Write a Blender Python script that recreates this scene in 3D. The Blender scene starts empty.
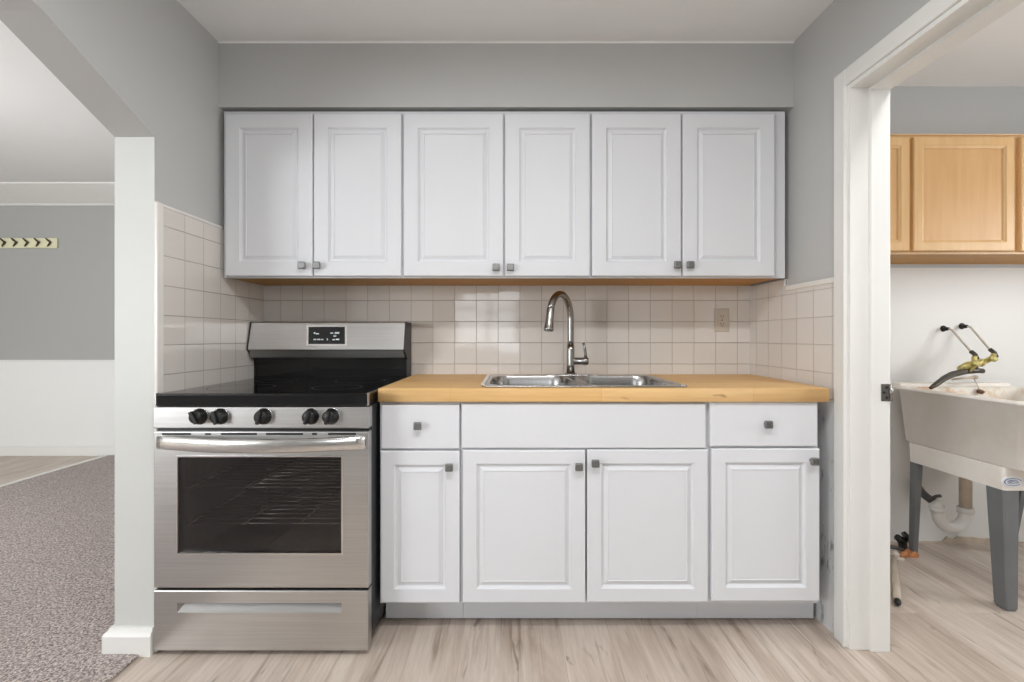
import bpy, bmesh, math, random
from mathutils import Vector, Matrix
random.seed(7)
S = bpy.context.scene
COL = S.collection
PI = math.pi

# ------------------------------------------------------------------ camera
F = 470.0            # focal length in pixels of a 1024 wide frame
H = 1.10             # camera height
CX, CY = 512.0, 337.0
def X(px, s): return (px - CX) / s          # s = pixels per metre at that depth
def Z(py, s): return H - (py - CY) / s
def D(s): return F / s
cam = bpy.data.cameras.new('camera'); cam.sensor_width = 36; cam.lens = F / 1024 * 36
cam.shift_y = -(341 - CY) / 1024; cam.clip_start = 0.02
co = bpy.data.objects.new('camera', cam); COL.objects.link(co)
co.location = (0, 0, H); co.rotation_euler = (PI / 2, 0, 0)
S.camera = co

# ------------------------------------------------------------------ view, world, lights
vs = S.view_settings
vs.view_transform = 'Standard'; vs.look = 'None'; vs.gamma = 1; vs.use_curve_mapping = False
vs.exposure = 0.30
w = bpy.data.worlds.new('World'); S.world = w; w.use_nodes = True
w.node_tree.nodes['Background'].inputs[0].default_value = (0.80, 0.88, 1.0, 1)
w.node_tree.nodes['Background'].inputs[1].default_value = 1.0

def area(name, loc, target, sx, sy, power, col=(1, 1, 1)):
    l = bpy.data.lights.new(name, 'AREA'); l.shape = 'RECTANGLE'; l.size = sx; l.size_y = sy
    l.energy = power; l.color = col
    o = bpy.data.objects.new(name, l); COL.objects.link(o); o.location = loc
    d = Vector(target) - Vector(loc)
    o.rotation_euler = d.to_track_quat('-Z', 'Y').to_euler()
    return o
def point(name, loc, r, power, col=(1, 1, 1)):
    l = bpy.data.lights.new(name, 'POINT'); l.shadow_soft_size = r; l.energy = power; l.color = col
    o = bpy.data.objects.new(name, l); COL.objects.link(o); o.location = loc
    return o
YF = -1.9            # wall behind the camera
area('kitchen_window_daylight', (-0.36, YF - 0.12, 1.45), (-0.36, 2, 1.2), 0.95, 1.1, 12, (0.93, 0.97, 1.0))
area('living_added_daylight', (-4.15, YF - 0.12, 1.45), (-3.6, 2, 1.2), 2.2, 1.3, 128, (0.95, 0.98, 1.0))  # made-up window light, added to brighten the living room
area('laundry_added_daylight', (3.82, 1.0, 1.5), (1.5, 1.2, 1.1), 1.2, 1.0, 44, (0.97, 0.99, 1.0))  # daylight added for the laundry through an unseen, made-up window
# strip lights on the ceilings, laundry one added for light: (x, y, lower face of the diffuser, length, width)
STRIPS = {'kitchen': (0.06, 0.46, 2.285, 1.35, 0.14), 'laundry': (1.50, 0.75, 2.37, 0.16, 0.60)}
LIVING_FILL = (-3.1, 2.2, 1.45)
for k_, p_ in (('kitchen', 20.5), ('laundry', 8)):
    x_, y_, z_, a_, b_ = STRIPS[k_]
    area(k_ + '_strip_tube', (x_, y_, z_ - 0.004), (x_, y_ + 1e-4, 0), a_, b_, p_, (0.975, 0.985, 1.0))
point('living_fill_bulb', LIVING_FILL, 0.10, 17, (0.98, 0.985, 1.0))  # added bulb, lifts the living room ceiling and walls

# ------------------------------------------------------------------ materials
def srgb(r, g, b):
    f = lambda c: (c / 255 / 12.92) if c / 255 <= 0.04045 else ((c / 255 + 0.055) / 1.055) ** 2.4
    return (f(r), f(g), f(b), 1)
class N:
    def __init__(s, name):
        s.m = bpy.data.materials.new(name); s.m.use_nodes = True
        s.t = s.m.node_tree; s.b = s.t.nodes['Principled BSDF']
    def new(s, typ, **kw):
        n = s.t.nodes.new(typ)
        for k, v in kw.items():
            if k in n.inputs: n.inputs[k].default_value = v
            else: setattr(n, k, v)
        return n
    def link(s, a, b): s.t.links.new(a, b)
    def set(s, **kw):
        for k, v in kw.items(): s.b.inputs[k].default_value = v
    def coord(s, scale=(1, 1, 1), rot=(0, 0, 0), loc=(0, 0, 0)):
        c = s.new('ShaderNodeTexCoord'); mp = s.new('ShaderNodeMapping')
        mp.inputs['Scale'].default_value = scale; mp.inputs['Rotation'].default_value = rot
        mp.inputs['Location'].default_value = loc
        s.link(c.outputs['Object'], mp.inputs['Vector']); return mp.outputs['Vector']
    def noise(s, vec, scale, detail=3, rough=0.55):
        n = s.new('ShaderNodeTexNoise'); n.inputs['Scale'].default_value = scale
        n.inputs['Detail'].default_value = detail; n.inputs['Roughness'].default_value = rough
        s.link(vec, n.inputs['Vector']); return n.outputs['Fac']
    def ramp(s, fac, stops):
        r = s.new('ShaderNodeValToRGB'); e = r.color_ramp.elements
        while len(e) < len(stops): e.new(0.5)
        for k, (p, c) in enumerate(stops): e[k].position = p; e[k].color = c
        s.link(fac, r.inputs['Fac']); return r.outputs['Color']
    def mix(s, fac, a, b, mode='MIX'):
        m = s.new('ShaderNodeMix', data_type='RGBA', blend_type=mode)
        for sock, v in ((m.inputs[0], fac), (m.inputs[6], a), (m.inputs[7], b)):
            if hasattr(v, 'is_output'): s.link(v, sock)
            else: sock.default_value = v
        return m.outputs[2]
    def math(s, op, a, b=0.0):
        m = s.new('ShaderNodeMath', operation=op)
        for sock, v in ((m.inputs[0], a), (m.inputs[1], b)):
            if hasattr(v, 'is_output'): s.link(v, sock)
            else: sock.default_value = v
        return m.outputs[0]
    def bump(s, h, strength=0.2, dist=0.01):
        b = s.new('ShaderNodeBump'); b.inputs['Strength'].default_value = strength
        b.inputs['Distance'].default_value = dist
        s.link(h, b.inputs['Height']); s.link(b.outputs['Normal'], s.b.inputs['Normal']); return b
    def col(s, c): s.link(c, s.b.inputs['Base Color'])

def plain(name, c, rough=0.5, metal=0.0, var=0.04, nscale=6, bump=0.0, bscale=120, **kw):
    n = N(name); n.set(Roughness=rough, Metallic=metal, **kw)
    v = n.coord(); f = n.noise(v, nscale, 4)
    lo = tuple(x * (1 - var) for x in c[:3]) + (1,); hi = tuple(min(1, x * (1 + var)) for x in c[:3]) + (1,)
    n.col(n.ramp(f, [(0.3, lo), (0.7, hi)]))
    if bump: n.bump(n.noise(v, bscale, 3), bump, 0.002)
    return n.m

M = {}
GREY = srgb(190, 190, 188)
M['wall'] = plain('grey_wall_paint', GREY, 0.45, var=0.015, nscale=2, bump=0.12, bscale=60)
M['white_paint'] = plain('white_trim_paint', srgb(232, 231, 227), 0.35, var=0.012, nscale=4, bump=0.08, bscale=40)
M['jamb_paint'] = plain('off_white_wall_paint', srgb(206, 207, 203), 0.45, var=0.012, nscale=4, bump=0.1, bscale=50)
M['ceiling'] = plain('ceiling_paint', srgb(244, 244, 243), 0.8, var=0.015, nscale=1.5, bump=0.15, bscale=50)
M['cab'] = plain('white_cabinet_paint', srgb(221, 222, 225), 0.55, var=0.008, nscale=3, **{'Specular IOR Level': 0.22})
M['cabframe'] = plain('white_cabinet_frame_paint', srgb(212, 213, 216), 0.48, var=0.01, nscale=3)
M['black_glass'] = plain('black_ceramic_glass', (0.006, 0.006, 0.007, 1), 0.06, var=0.05)
M['black'] = plain('black_plastic', (0.008, 0.008, 0.008, 1), 0.35, var=0.1)
M['range_side'] = plain('black_range_side_enamel', (0.02, 0.02, 0.022, 1), 0.4, var=0.1)
M['cavity'] = plain('oven_enamel', (0.42, 0.40, 0.38, 1), 0.4, var=0.15, nscale=60)
M['knob'] = plain('brushed_nickel_knob', (0.24, 0.24, 0.235, 1), 0.42, 0.9, var=0.1, nscale=80)
M['nickel'] = plain('brushed_nickel', (0.36, 0.35, 0.335, 1), 0.27, 1.0, var=0.06, nscale=60)
M['chrome'] = plain('bright_chrome', (0.75, 0.75, 0.75, 1), 0.12, 1.0, var=0.03)
M['almond'] = plain('almond_plastic', srgb(196, 187, 174), 0.35, var=0.02)
M['slot'] = plain('dark_slot', (0.02, 0.018, 0.016, 1), 0.6)
M['grey_leg'] = plain('grey_enamel_leg', srgb(112, 114, 116), 0.45, var=0.06, nscale=9)
M['pvc'] = plain('white_pvc', srgb(232, 230, 226), 0.35, var=0.03)
M['beige_pipe'] = plain('aged_beige_pipe', srgb(205, 190, 172), 0.5, var=0.08, nscale=20)
M['dark_pipe'] = plain('dark_grey_rubber', srgb(84, 82, 78), 0.5, var=0.15, nscale=30)
M['brass'] = plain('tarnished_brass', srgb(210, 198, 132), 0.4, 0.5, var=0.25, nscale=60)
M['old_spout'] = plain('tarnished_dark_metal', srgb(78, 74, 66), 0.4, 0.4, var=0.3, nscale=50)
M['copper'] = plain('grimy_copper_pipe', srgb(170, 160, 145), 0.4, 0.5, var=0.12, nscale=40)
M['pale_pipe'] = plain('pale_painted_pipe', srgb(206, 200, 188), 0.45, var=0.08, nscale=40)
M['rust'] = plain('rusty_brown', srgb(120, 86, 62), 0.7, var=0.3, nscale=60)
M['chip'] = plain('orange_wood_chip', srgb(205, 140, 92), 0.7, var=0.2, nscale=40)
M['paper'] = plain('torn_white_paper', srgb(225, 215, 204), 0.7, var=0.06)
M['yellow_board'] = plain('pale_yellow_board', srgb(226, 222, 188), 0.5, var=0.04, nscale=12)
M['hook'] = plain('dark_bronze_hook', srgb(72, 64, 44), 0.4, 0.5, var=0.15)
M['badge_blue'] = plain('badge_blue', srgb(44, 80, 150), 0.35)
M['badge_white'] = plain('badge_white', srgb(238, 240, 242), 0.35, var=0.01)
M['tile_trim'] = plain('white_glazed_trim', srgb(232, 228, 222), 0.18, var=0.015)

def stainless(name, base=0.50, rough=0.26, axis=0, tint=(1.0, 0.985, 0.965)):
    n = N(name); n.set(Metallic=1.0)
    sc = [260, 260, 260]; sc[axis] = 3
    v = n.coord(scale=tuple(sc)); f = n.noise(v, 1, 2)
    lo = tuple(base * 0.94 * t for t in tint) + (1,); hi = tuple(base * 1.06 * t for t in tint) + (1,)
    n.col(n.ramp(f, [(0.3, lo), (0.7, hi)]))
    r = n.math('ADD', n.math('MULTIPLY', f, 0.10), rough - 0.05); n.link(r, n.b.inputs['Roughness'])
    n.bump(f, 0.05, 0.001)
    return n.m
M['steel'] = stainless('brushed_stainless_steel', 0.56, 0.33, 0)
M['steel_bright'] = stainless('polished_stainless_handle', 0.74, 0.20, 0)
M['steel_trim'] = stainless('stainless_edge_trim', 0.75, 0.22, 2)
M['sink_steel'] = stainless('sink_stainless', 0.42, 0.26, 0)
M['lip_steel'] = stainless('satin_stainless_lip', 0.34, 0.45, 0)

def glass_oven():
    n = N('tinted_oven_glass')
    n.set(Roughness=0.03, IOR=1.85); n.b.inputs['Base Color'].default_value = (0.010, 0.009, 0.009, 1)
    tr = n.new('ShaderNodeBsdfTransparent'); tr.inputs[0].default_value = (0.88, 0.86, 0.84, 1)
    mx = n.new('ShaderNodeMixShader')
    v = n.coord(); f = n.noise(v, 3, 2)
    k = n.math('ADD', n.math('MULTIPLY', f, 0.06), 0.55); n.link(k, mx.inputs[0])
    out = n.t.nodes['Material Output']
    n.link(n.b.outputs[0], mx.inputs[1]); n.link(tr.outputs[0], mx.inputs[2]); n.link(mx.outputs[0], out.inputs[0])
    return n.m
M['oven_glass'] = glass_oven()

def tiles(name, axis, off_u, off_z, c1, c2, grout, wu=0.10875, wz=0.1062):
    n = N(name)
    c = n.new('ShaderNodeTexCoord'); sp = n.new('ShaderNodeSeparateXYZ'); n.link(c.outputs['Object'], sp.inputs[0])
    u = n.math('ADD', sp.outputs[axis], 20 * wu - off_u); z = n.math('ADD', sp.outputs[2], 20 * wz - off_z)
    cb = n.new('ShaderNodeCombineXYZ'); n.link(u, cb.inputs[0]); n.link(z, cb.inputs[1])
    b = n.new('ShaderNodeTexBrick', offset=0.0, squash=1.0)
    b.inputs['Scale'].default_value = 1; b.inputs['Brick Width'].default_value = wu; b.inputs['Row Height'].default_value = wz
    b.inputs['Mortar Size'].default_value = 0.0014; b.inputs['Mortar Smooth'].default_value = 0.35; b.inputs['Bias'].default_value = 0
    b.inputs['Color1'].default_value = c1; b.inputs['Color2'].default_value = c2; b.inputs['Mortar'].default_value = grout
    n.link(cb.outputs[0], b.inputs['Vector'])
    n.col(b.outputs['Color'])
    n.link(n.math('ADD', n.math('MULTIPLY', b.outputs['Fac'], 0.5), 0.07), n.b.inputs['Roughness'])
    # grooves plus each glazed tile bedded at its own slight tilt
    iu = n.math('FLOOR', n.math('DIVIDE', u, wu)); iz = n.math('FLOOR', n.math('DIVIDE', z, wz))
    ci = n.new('ShaderNodeCombineXYZ'); n.link(iu, ci.inputs[0]); n.link(iz, ci.inputs[1])
    wn = n.new('ShaderNodeTexWhiteNoise', noise_dimensions='2D'); n.link(ci.outputs[0], wn.inputs['Vector'])
    ws = n.new('ShaderNodeSeparateColor'); n.link(wn.outputs['Color'], ws.inputs[0])
    tu = n.math('MULTIPLY', n.math('SUBTRACT', ws.outputs[0], 0.5), u); tz = n.math('MULTIPLY', n.math('SUBTRACT', ws.outputs[1], 0.5), z)
    tilt = n.math('MULTIPLY', n.math('ADD', tu, tz), 0.022)
    gr = n.math('MULTIPLY', b.outputs['Fac'], -0.0012)
    n.bump(n.math('ADD', tilt, gr), 1.0, 1.0)
    return n.m
T1, T2, TG = srgb(222, 216, 209), srgb(216, 210, 203), srgb(187, 179, 172)
M['tile_back'] = tiles('glazed_tile_back', 0, -0.6125, 0.965, T1, T2, TG)
M['tile_left'] = tiles('glazed_tile_left', 1, D(281), 0.965, T1, T2, TG)
M['tile_right'] = tiles('glazed_tile_right', 1, D(226.7), 0.965, srgb(226, 221, 216), srgb(220, 215, 210), srgb(196, 190, 184))  # same tile, coloured lighter and cooler to offset warm bounced light

def twotone(name, zsplit, top, bottom, rough=0.45):
    n = N(name); n.set(Roughness=rough)
    c = n.new('ShaderNodeTexCoord'); sp = n.new('ShaderNodeSeparateXYZ'); n.link(c.outputs['Object'], sp.inputs[0])
    f = n.math('GREATER_THAN', sp.outputs[2], zsplit)
    n.col(n.mix(f, bottom, top)); v = n.coord(); n.bump(n.noise(v, 50, 3), 0.1, 0.002)
    return n.m
M['wall_living'] = twotone('living_two_tone_paint', 0.88, srgb(172, 172, 170), srgb(236, 236, 233), 0.3)
M['wall_laundry'] = twotone('laundry_two_tone_paint', 1.47, srgb(190, 191, 191), srgb(232, 231, 228))

def planks(name):
    n = N(name); n.set(Roughness=0.42)
    v = n.coord(rot=(0, 0, PI / 2), loc=(0.2, 0, 0))
    b = n.new('ShaderNodeTexBrick', offset=0.37, squash=1.0)
    b.inputs['Scale'].default_value = 1; b.inputs['Brick Width'].default_value = 1.22; b.inputs['Row Height'].default_value = 0.18
    b.inputs['Mortar Size'].default_value = 0.0010; b.inputs['Mortar Smooth'].default_value = 0.5; b.inputs['Bias'].default_value = 0
    b.inputs['Color1'].default_value = (0, 0, 0, 1); b.inputs['Color2'].default_value = (1, 1, 1, 1); b.inputs['Mortar'].default_value = (0.5, 0.5, 0.5, 1)
    n.link(v, b.inputs['Vector'])
    # shift the grain from plank to plank
    co = n.new('ShaderNodeTexCoord'); sh = n.new('ShaderNodeVectorMath', operation='ADD')
    cb = n.new('ShaderNodeCombineXYZ'); n.link(n.math('MULTIPLY', b.outputs['Color'], 7.3), cb.inputs[1]); n.link(n.math('MULTIPLY', b.outputs['Color'], 3.1), cb.inputs[2])
    n.link(co.outputs['Object'], sh.inputs[0]); n.link(cb.outputs[0], sh.inputs[1])
    def grain(sx, sy, detail, rough=0.6, dist=0.0):
        mp = n.new('ShaderNodeMapping'); mp.inputs['Scale'].default_value = (sx, sy, 1); n.link(sh.outputs[0], mp.inputs['Vector'])
        t = n.new('ShaderNodeTexNoise'); t.inputs['Scale'].default_value = 1; t.inputs['Detail'].default_value = detail
        t.inputs['Roughness'].default_value = rough; t.inputs['Distortion'].default_value = dist
        n.link(mp.outputs[0], t.inputs['Vector']); return t.outputs['Fac']
    big = grain(8, 1.0, 5, 0.6, 0.8); fine = grain(80, 4.5, 5, 0.7, 0.4); streak = grain(17, 0.9, 5, 0.6, 1.6); knots = grain(20, 5, 3, 0.5, 1.0)
    c = n.ramp(big, [(0.30, srgb(172, 154, 140)), (0.45, srgb(194, 179, 166)), (0.60, srgb(208, 195, 183)), (0.78, srgb(198, 184, 171))])
    c = n.mix(n.math('MULTIPLY', n.ramp(fine, [(0.35, (1, 1, 1, 1)), (0.6, (0, 0, 0, 1))]), 0.30), c, srgb(150, 132, 117))
    c = n.mix(n.math('MULTIPLY', n.ramp(streak, [(0.56, (0, 0, 0, 1)), (0.72, (1, 1, 1, 1))]), 0.75), c, srgb(128, 108, 94))
    c = n.mix(n.math('MULTIPLY', n.ramp(knots, [(0.66, (0, 0, 0, 1)), (0.75, (1, 1, 1, 1))]), 0.65), c, srgb(104, 86, 74))
    c = n.mix(0.05, c, b.outputs['Color'], 'OVERLAY')
    c = n.mix(n.math('MULTIPLY', b.outputs['Fac'], 0.3), c, srgb(128, 112, 100))
    n.col(c)
    n.bump(n.math('SUBTRACT', n.math('MULTIPLY', fine, 0.3), b.outputs['Fac']), 0.15, 0.002)
    return n.m
M['planks'] = planks('greige_vinyl_planks')

def carpet():
    n = N('mottled_mauve_carpet'); n.set(Roughness=0.95)
    n.b.inputs['Sheen Weight'].default_value = 0.2
    v = n.coord(); f = n.noise(v, 120, 2, 0.7); g = n.noise(v, 2.0, 2)
    c = n.ramp(f, [(0.34, srgb(92, 78, 74)), (0.44, srgb(162, 145, 140)), (0.53, srgb(196, 181, 175)), (0.63, srgb(238, 226, 218))])
    n.col(n.mix(n.math('MULTIPLY', g, 0.25), c, srgb(150, 134, 130)))
    n.bump(f, 0.9, 0.02)
    return n.m
M['carpet'] = carpet()

def butcher():
    n = N('oak_butcher_block'); n.set(Roughness=0.5, **{'Specular IOR Level': 0.3})
    v = n.coord()
    def stave(vec):
        b = n.new('ShaderNodeTexBrick', offset=0.41, squash=1.0)
        b.inputs['Scale'].default_value = 1; b.inputs['Brick Width'].default_value = 0.55; b.inputs['Row Height'].default_value = 0.042
        b.inputs['Mortar Size'].default_value = 0.0004; b.inputs['Bias'].default_value = 0
        b.inputs['Color1'].default_value = srgb(222, 178, 116); b.inputs['Color2'].default_value = srgb(232, 193, 136)
        b.inputs['Mortar'].default_value = srgb(190, 145, 92); n.link(vec, b.inputs['Vector']); return b.outputs['Color']
    c = stave(v)
    v2 = n.coord(scale=(5, 90, 90)); f = n.noise(v2, 1, 5, 0.6)
    c = n.mix(n.math('MULTIPLY', n.ramp(f, [(0.35, (1, 1, 1, 1)), (0.6, (0, 0, 0, 1))]), 0.35), c, srgb(205, 156, 98))
    v3 = n.coord(scale=(7, 22, 22), loc=(0.3, 0, 0.2)); k = n.noise(v3, 1, 2, 0.5)
    c = n.mix(n.math('MULTIPLY', n.ramp(k, [(0.70, (0, 0, 0, 1)), (0.76, (1, 1, 1, 1))]), 0.7), c, srgb(140, 92, 52))
    n.col(c); n.bump(f, 0.05, 0.001)
    return n.m
M['butcher'] = butcher()
def wood(name, c1, c2, c3, scale=(40, 40, 3), rough=0.4):
    n = N(name); n.set(Roughness=rough)
    v = n.coord(scale=scale); f = n.noise(v, 1, 5, 0.6); v2 = n.coord(scale=tuple(x * 0.2 for x in scale)); g = n.noise(v2, 1, 3)
    c = n.ramp(f, [(0.3, c1), (0.55, c2), (0.75, c3)])
    n.col(n.mix(n.math('MULTIPLY', g, 0.5), c, c2)); n.bump(f, 0.04, 0.001)
    return n.m
M['maple'] = wood('honey_maple', srgb(204, 160, 106), srgb(213, 172, 119), srgb(221, 184, 132))
M['maple_panel'] = wood('honey_maple_panel', srgb(198, 150, 95), srgb(206, 161, 107), srgb(212, 169, 117))
M['under_wood'] = wood('orange_cabinet_bottom', srgb(176, 122, 36), srgb(190, 136, 48), srgb(202, 148, 58), scale=(3, 40, 40), rough=0.5)

def tub_mat():
    n = N('stained_white_composite'); n.set(Roughness=0.5)
    v = n.coord(); f = n.noise(v, 3.2, 5, 0.6); g = n.noise(v, 40, 3)
    c = n.ramp(f, [(0.35, srgb(234, 227, 217)), (0.6, srgb(244, 239, 233))])
    c = n.mix(n.math('MULTIPLY', g, 0.10), c, srgb(196, 180, 160))
    n.col(c); n.bump(g, 0.06, 0.002); return n.m
M['tub'] = tub_mat()
def tub_in_mat():
    n = N('rust_stained_tub_inside'); n.set(Roughness=0.55)
    v = n.coord(); f = n.noise(v, 9, 4, 0.6)
    n.col(n.ramp(f, [(0.44, srgb(226, 220, 210)), (0.55, srgb(214, 190, 162)), (0.68, srgb(176, 130, 92))])); return n.m
M['tub_in'] = tub_in_mat()
def worn():
    n = N('worn_painted_wall_edge'); n.set(Roughness=0.6)
    v = n.coord(scale=(20, 20, 5)); f = n.noise(v, 1, 6, 0.7)
    n.col(n.ramp(f, [(0.36, srgb(130, 127, 124)), (0.42, srgb(206, 206, 206)), (0.6, srgb(214, 214, 214))])); return n.m
M['worn'] = worn()
def emit(name, c, strength):
    n = N(name); n.set(Roughness=0.3); n.b.inputs['Base Color'].default_value = c
    n.b.inputs['Emission Color'].default_value = c; n.b.inputs['Emission Strength'].default_value = strength
    v = n.coord(); f = n.noise(v, 4, 2); n.link(n.math('ADD', n.math('MULTIPLY', f, 0.1 * strength), strength * 0.95), n.b.inputs['Emission Strength'])
    return n.m
M['display_mark'] = emit('display_mark', srgb(215, 225, 230), 0.10)
M['lamp_glass'] = emit('lamp_glass', (1.0, 0.96, 0.90, 1), 3.0)

# ------------------------------------------------------------------ mesh helpers
class MB:
    def __init__(s): s.bm = bmesh.new(); s.mats = []
    def mi(s, m):
        if m is None: return 0
        if m not in s.mats: s.mats.append(m)
        return s.mats.index(m)
    def poly(s, pts, m=None, smooth=False):
        f = s.bm.faces.new([s.bm.verts.new(p) for p in pts]); f.material_index = s.mi(m); f.smooth = smooth; return f
    def box(s, x0, x1, y0, y1, z0, z1, bevel=0.0, m=None, seg=2):
        bm = s.bm
        v = [bm.verts.new(p) for p in ((x0, y0, z0), (x1, y0, z0), (x1, y1, z0), (x0, y1, z0), (x0, y0, z1), (x1, y0, z1), (x1, y1, z1), (x0, y1, z1))]
        fs = [bm.faces.new([v[i] for i in q]) for q in ((0, 3, 2, 1), (4, 5, 6, 7), (0, 1, 5, 4), (1, 2, 6, 5), (2, 3, 7, 6), (3, 0, 4, 7))]
        for f in fs: f.material_index = s.mi(m)
        if bevel:
            es = list({e for f in fs for e in f.edges})
            bmesh.ops.bevel(bm, geom=es, offset=bevel, segments=seg, affect='EDGES', profile=0.5)
        return s
    def loft(s, loops, cap0=True, cap1=True, closed=True, m=None, smooth=False):
        bm = s.bm; k = s.mi(m)
        L = [[bm.verts.new(p) for p in lp] for lp in loops]
        n = len(L[0])
        for a, b in zip(L, L[1:]):
            for i in range(n if closed else n - 1):
                j = (i + 1) % n
                f = bm.faces.new((a[i], a[j], b[j], b[i])); f.material_index = k; f.smooth = smooth
        if cap0: f = bm.faces.new(list(reversed(L[0]))); f.material_index = k
        if cap1: f = bm.faces.new(L[-1]); f.material_index = k
        return s
    def prism(s, pts, axis, a, b, m=None):
        """pts: 2D polygon in the two other axes (in order), extruded along axis from a to b"""
        def P(p, t):
            q = list(p); q.insert(axis, t); return tuple(q)
        return s.loft([[P(p, a) for p in pts], [P(p, b) for p in pts]], m=m)
    def tube(s, path, r, n=12, m=None, cap=True, flat=None):
        """tube along a polyline; r number or list; flat=(u,v) scales of the section"""
        P = [Vector(p) for p in path]; loops = []
        ref = None
        for i, p in enumerate(P):
            t = (P[min(i + 1, len(P) - 1)] - P[max(i - 1, 0)]).normalized()
            if ref is None:
                ref = Vector((0, 0, 1)) if abs(t.z) < 0.9 else Vector((0, 1, 0))
            u = t.cross(ref).normalized(); v = u.cross(t).normalized(); ref = v
            rr = r[i] if isinstance(r, (list, tuple)) else r
            fu, fv = flat or (1, 1)
            loops.append([tuple(p + u * (rr * fu * math.cos(2 * PI * k / n)) + v * (rr * fv * math.sin(2 * PI * k / n))) for k in range(n)])
        return s.loft(loops, cap, cap, m=m, smooth=True)
    def lathe(s, prof, center, axis=(0, 0, 1), n=24, m=None, smooth=True):
        """prof: list of (radius, distance along axis)"""
        ax = Vector(axis).normalized(); ref = Vector((1, 0, 0)) if abs(ax.x) < 0.9 else Vector((0, 1, 0))
        u = ax.cross(ref).normalized(); v = ax.cross(u); c = Vector(center)
        loops = [[tuple(c + ax * h + (u * math.cos(2 * PI * k / n) + v * math.sin(2 * PI * k / n)) * max(r, 1e-5)) for k in range(n)] for r, h in prof]
        return s.loft(loops, m=m, smooth=smooth)
    def build(s, name, mat, parent=None):
        bmesh.ops.remove_doubles(s.bm, verts=s.bm.verts, dist=1e-6)
        bmesh.ops.recalc_face_normals(s.bm, faces=s.bm.faces)
        me = bpy.data.meshes.new(name); s.bm.to_mesh(me); s.bm.free()
        mats = s.mats if s.mats else [mat]
        if s.mats and mat is not None and s.mats[0] is None: mats[0] = mat
        for m in mats: me.materials.append(m)
        return put(name, me, parent)
def root_loc(o):
    v = Vector((0, 0, 0))
    while o: v += o.location; o = o.parent
    return v
def put(name, me, parent=None):
    o = bpy.data.objects.new(name, me); COL.objects.link(o)
    if parent is not None:
        me.transform(Matrix.Translation(-root_loc(parent))); o.parent = parent
    return o
def tag(o, label, cat, group=None):
    o['label'] = label; o['category'] = cat
    if group: o['group'] = group
    return o
def thing(name, label, cat, loc, group=None):
    o = bpy.data.objects.new(name, None); COL.objects.link(o); o.location = loc; o.empty_display_size = 0.1
    return tag(o, label, cat, group)
def struct(o): o['kind'] = 'structure'; return o
def box(name, mat, dims, parent=None, bevel=0.0):
    b = MB(); b.box(*dims, bevel=bevel); return b.build(name, mat, parent)
def rrect(x0, x1, y0, y1, r, z, n=6):
    pts = []
    for (cx, cy, a0) in ((x1 - r, y1 - r, 0), (x0 + r, y1 - r, 90), (x0 + r, y0 + r, 180), (x1 - r, y0 + r, 270)):
        for k in range(n + 1):
            a = math.radians(a0 + 90 * k / n); pts.append((cx + r * math.cos(a), cy + r * math.sin(a), z))
    return pts
def plate(name, loops, z0, z1, mat, parent=None, bevel=0.0):
    """flat plate with holes: loops of (x, y), the first the outline"""
    cu = bpy.data.curves.new(name, 'CURVE'); cu.dimensions = '2D'; cu.fill_mode = 'BOTH'
    cu.extrude = (z1 - z0) / 2 - bevel; cu.bevel_depth = bevel; cu.bevel_resolution = 2; cu.offset = -bevel
    for lp in loops:
        sp = cu.splines.new('POLY'); sp.points.add(len(lp) - 1); sp.use_cyclic_u = True
        for p, q in zip(sp.points, lp): p.co = (q[0], q[1], 0, 1)
    t = bpy.data.objects.new('tmp', cu); COL.objects.link(t)
    dg = bpy.context.evaluated_depsgraph_get(); dg.update()
    me = bpy.data.meshes.new_from_object(t.evaluated_get(dg)); me.name = name
    bpy.data.objects.remove(t); bpy.data.curves.remove(cu)
    me.transform(Matrix.Translation((0, 0, (z0 + z1) / 2)))
    me.materials.clear(); me.materials.append(mat)
    return put(name, me, parent)
def inset_door(b, x0, x1, z0, z1, yf, prof, m=None):
    """nested rectangles: prof = (inset, recess behind the front face yf)"""
    loops = [[(x0 + i, yf + r, z0 + i), (x1 - i, yf + r, z0 + i), (x1 - i, yf + r, z1 - i), (x0 + i, yf + r, z1 - i)] for i, r in prof]
    return b.loft(loops, m=m)
RAISED = lambda fw, t=0.019: [(0, t), (0, 0.004), (0.0015, 0.0015), (0.004, 0), (fw, 0), (fw + 0.002, 0.0045), (fw + 0.008, 0.0105), (fw + 0.012, 0.0105),
                              (fw + 0.027, 0.0025), (fw + 0.0285, 0.0050), (fw + 0.033, 0.0050)]
SLAB = [(0, 0.019), (0, 0.004), (0.0015, 0.0015), (0.004, 0)]

# ------------------------------------------------------------------ setting
s_b, s_sof, s_up, s_upf, s_base, s_ctr = 200.0, 235.5, 236.0, 233.7, 274.0, 276.0
YB = D(s_b)                          # tile face of the back wall
XL, XR = -1.247, 1.197               # kitchen side walls
ZC = 2.353                           # kitchen ceiling
YLIV, YLAU = D(107.8), D(187.0)
ZL, ZLAU = 2.45, 2.44
YJ_L, YJ_R = D(286.7), D(282.0)      # ends of the walls at the two openings
XLO, XRO = -1.386, 1.310             # far faces of the side walls

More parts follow.
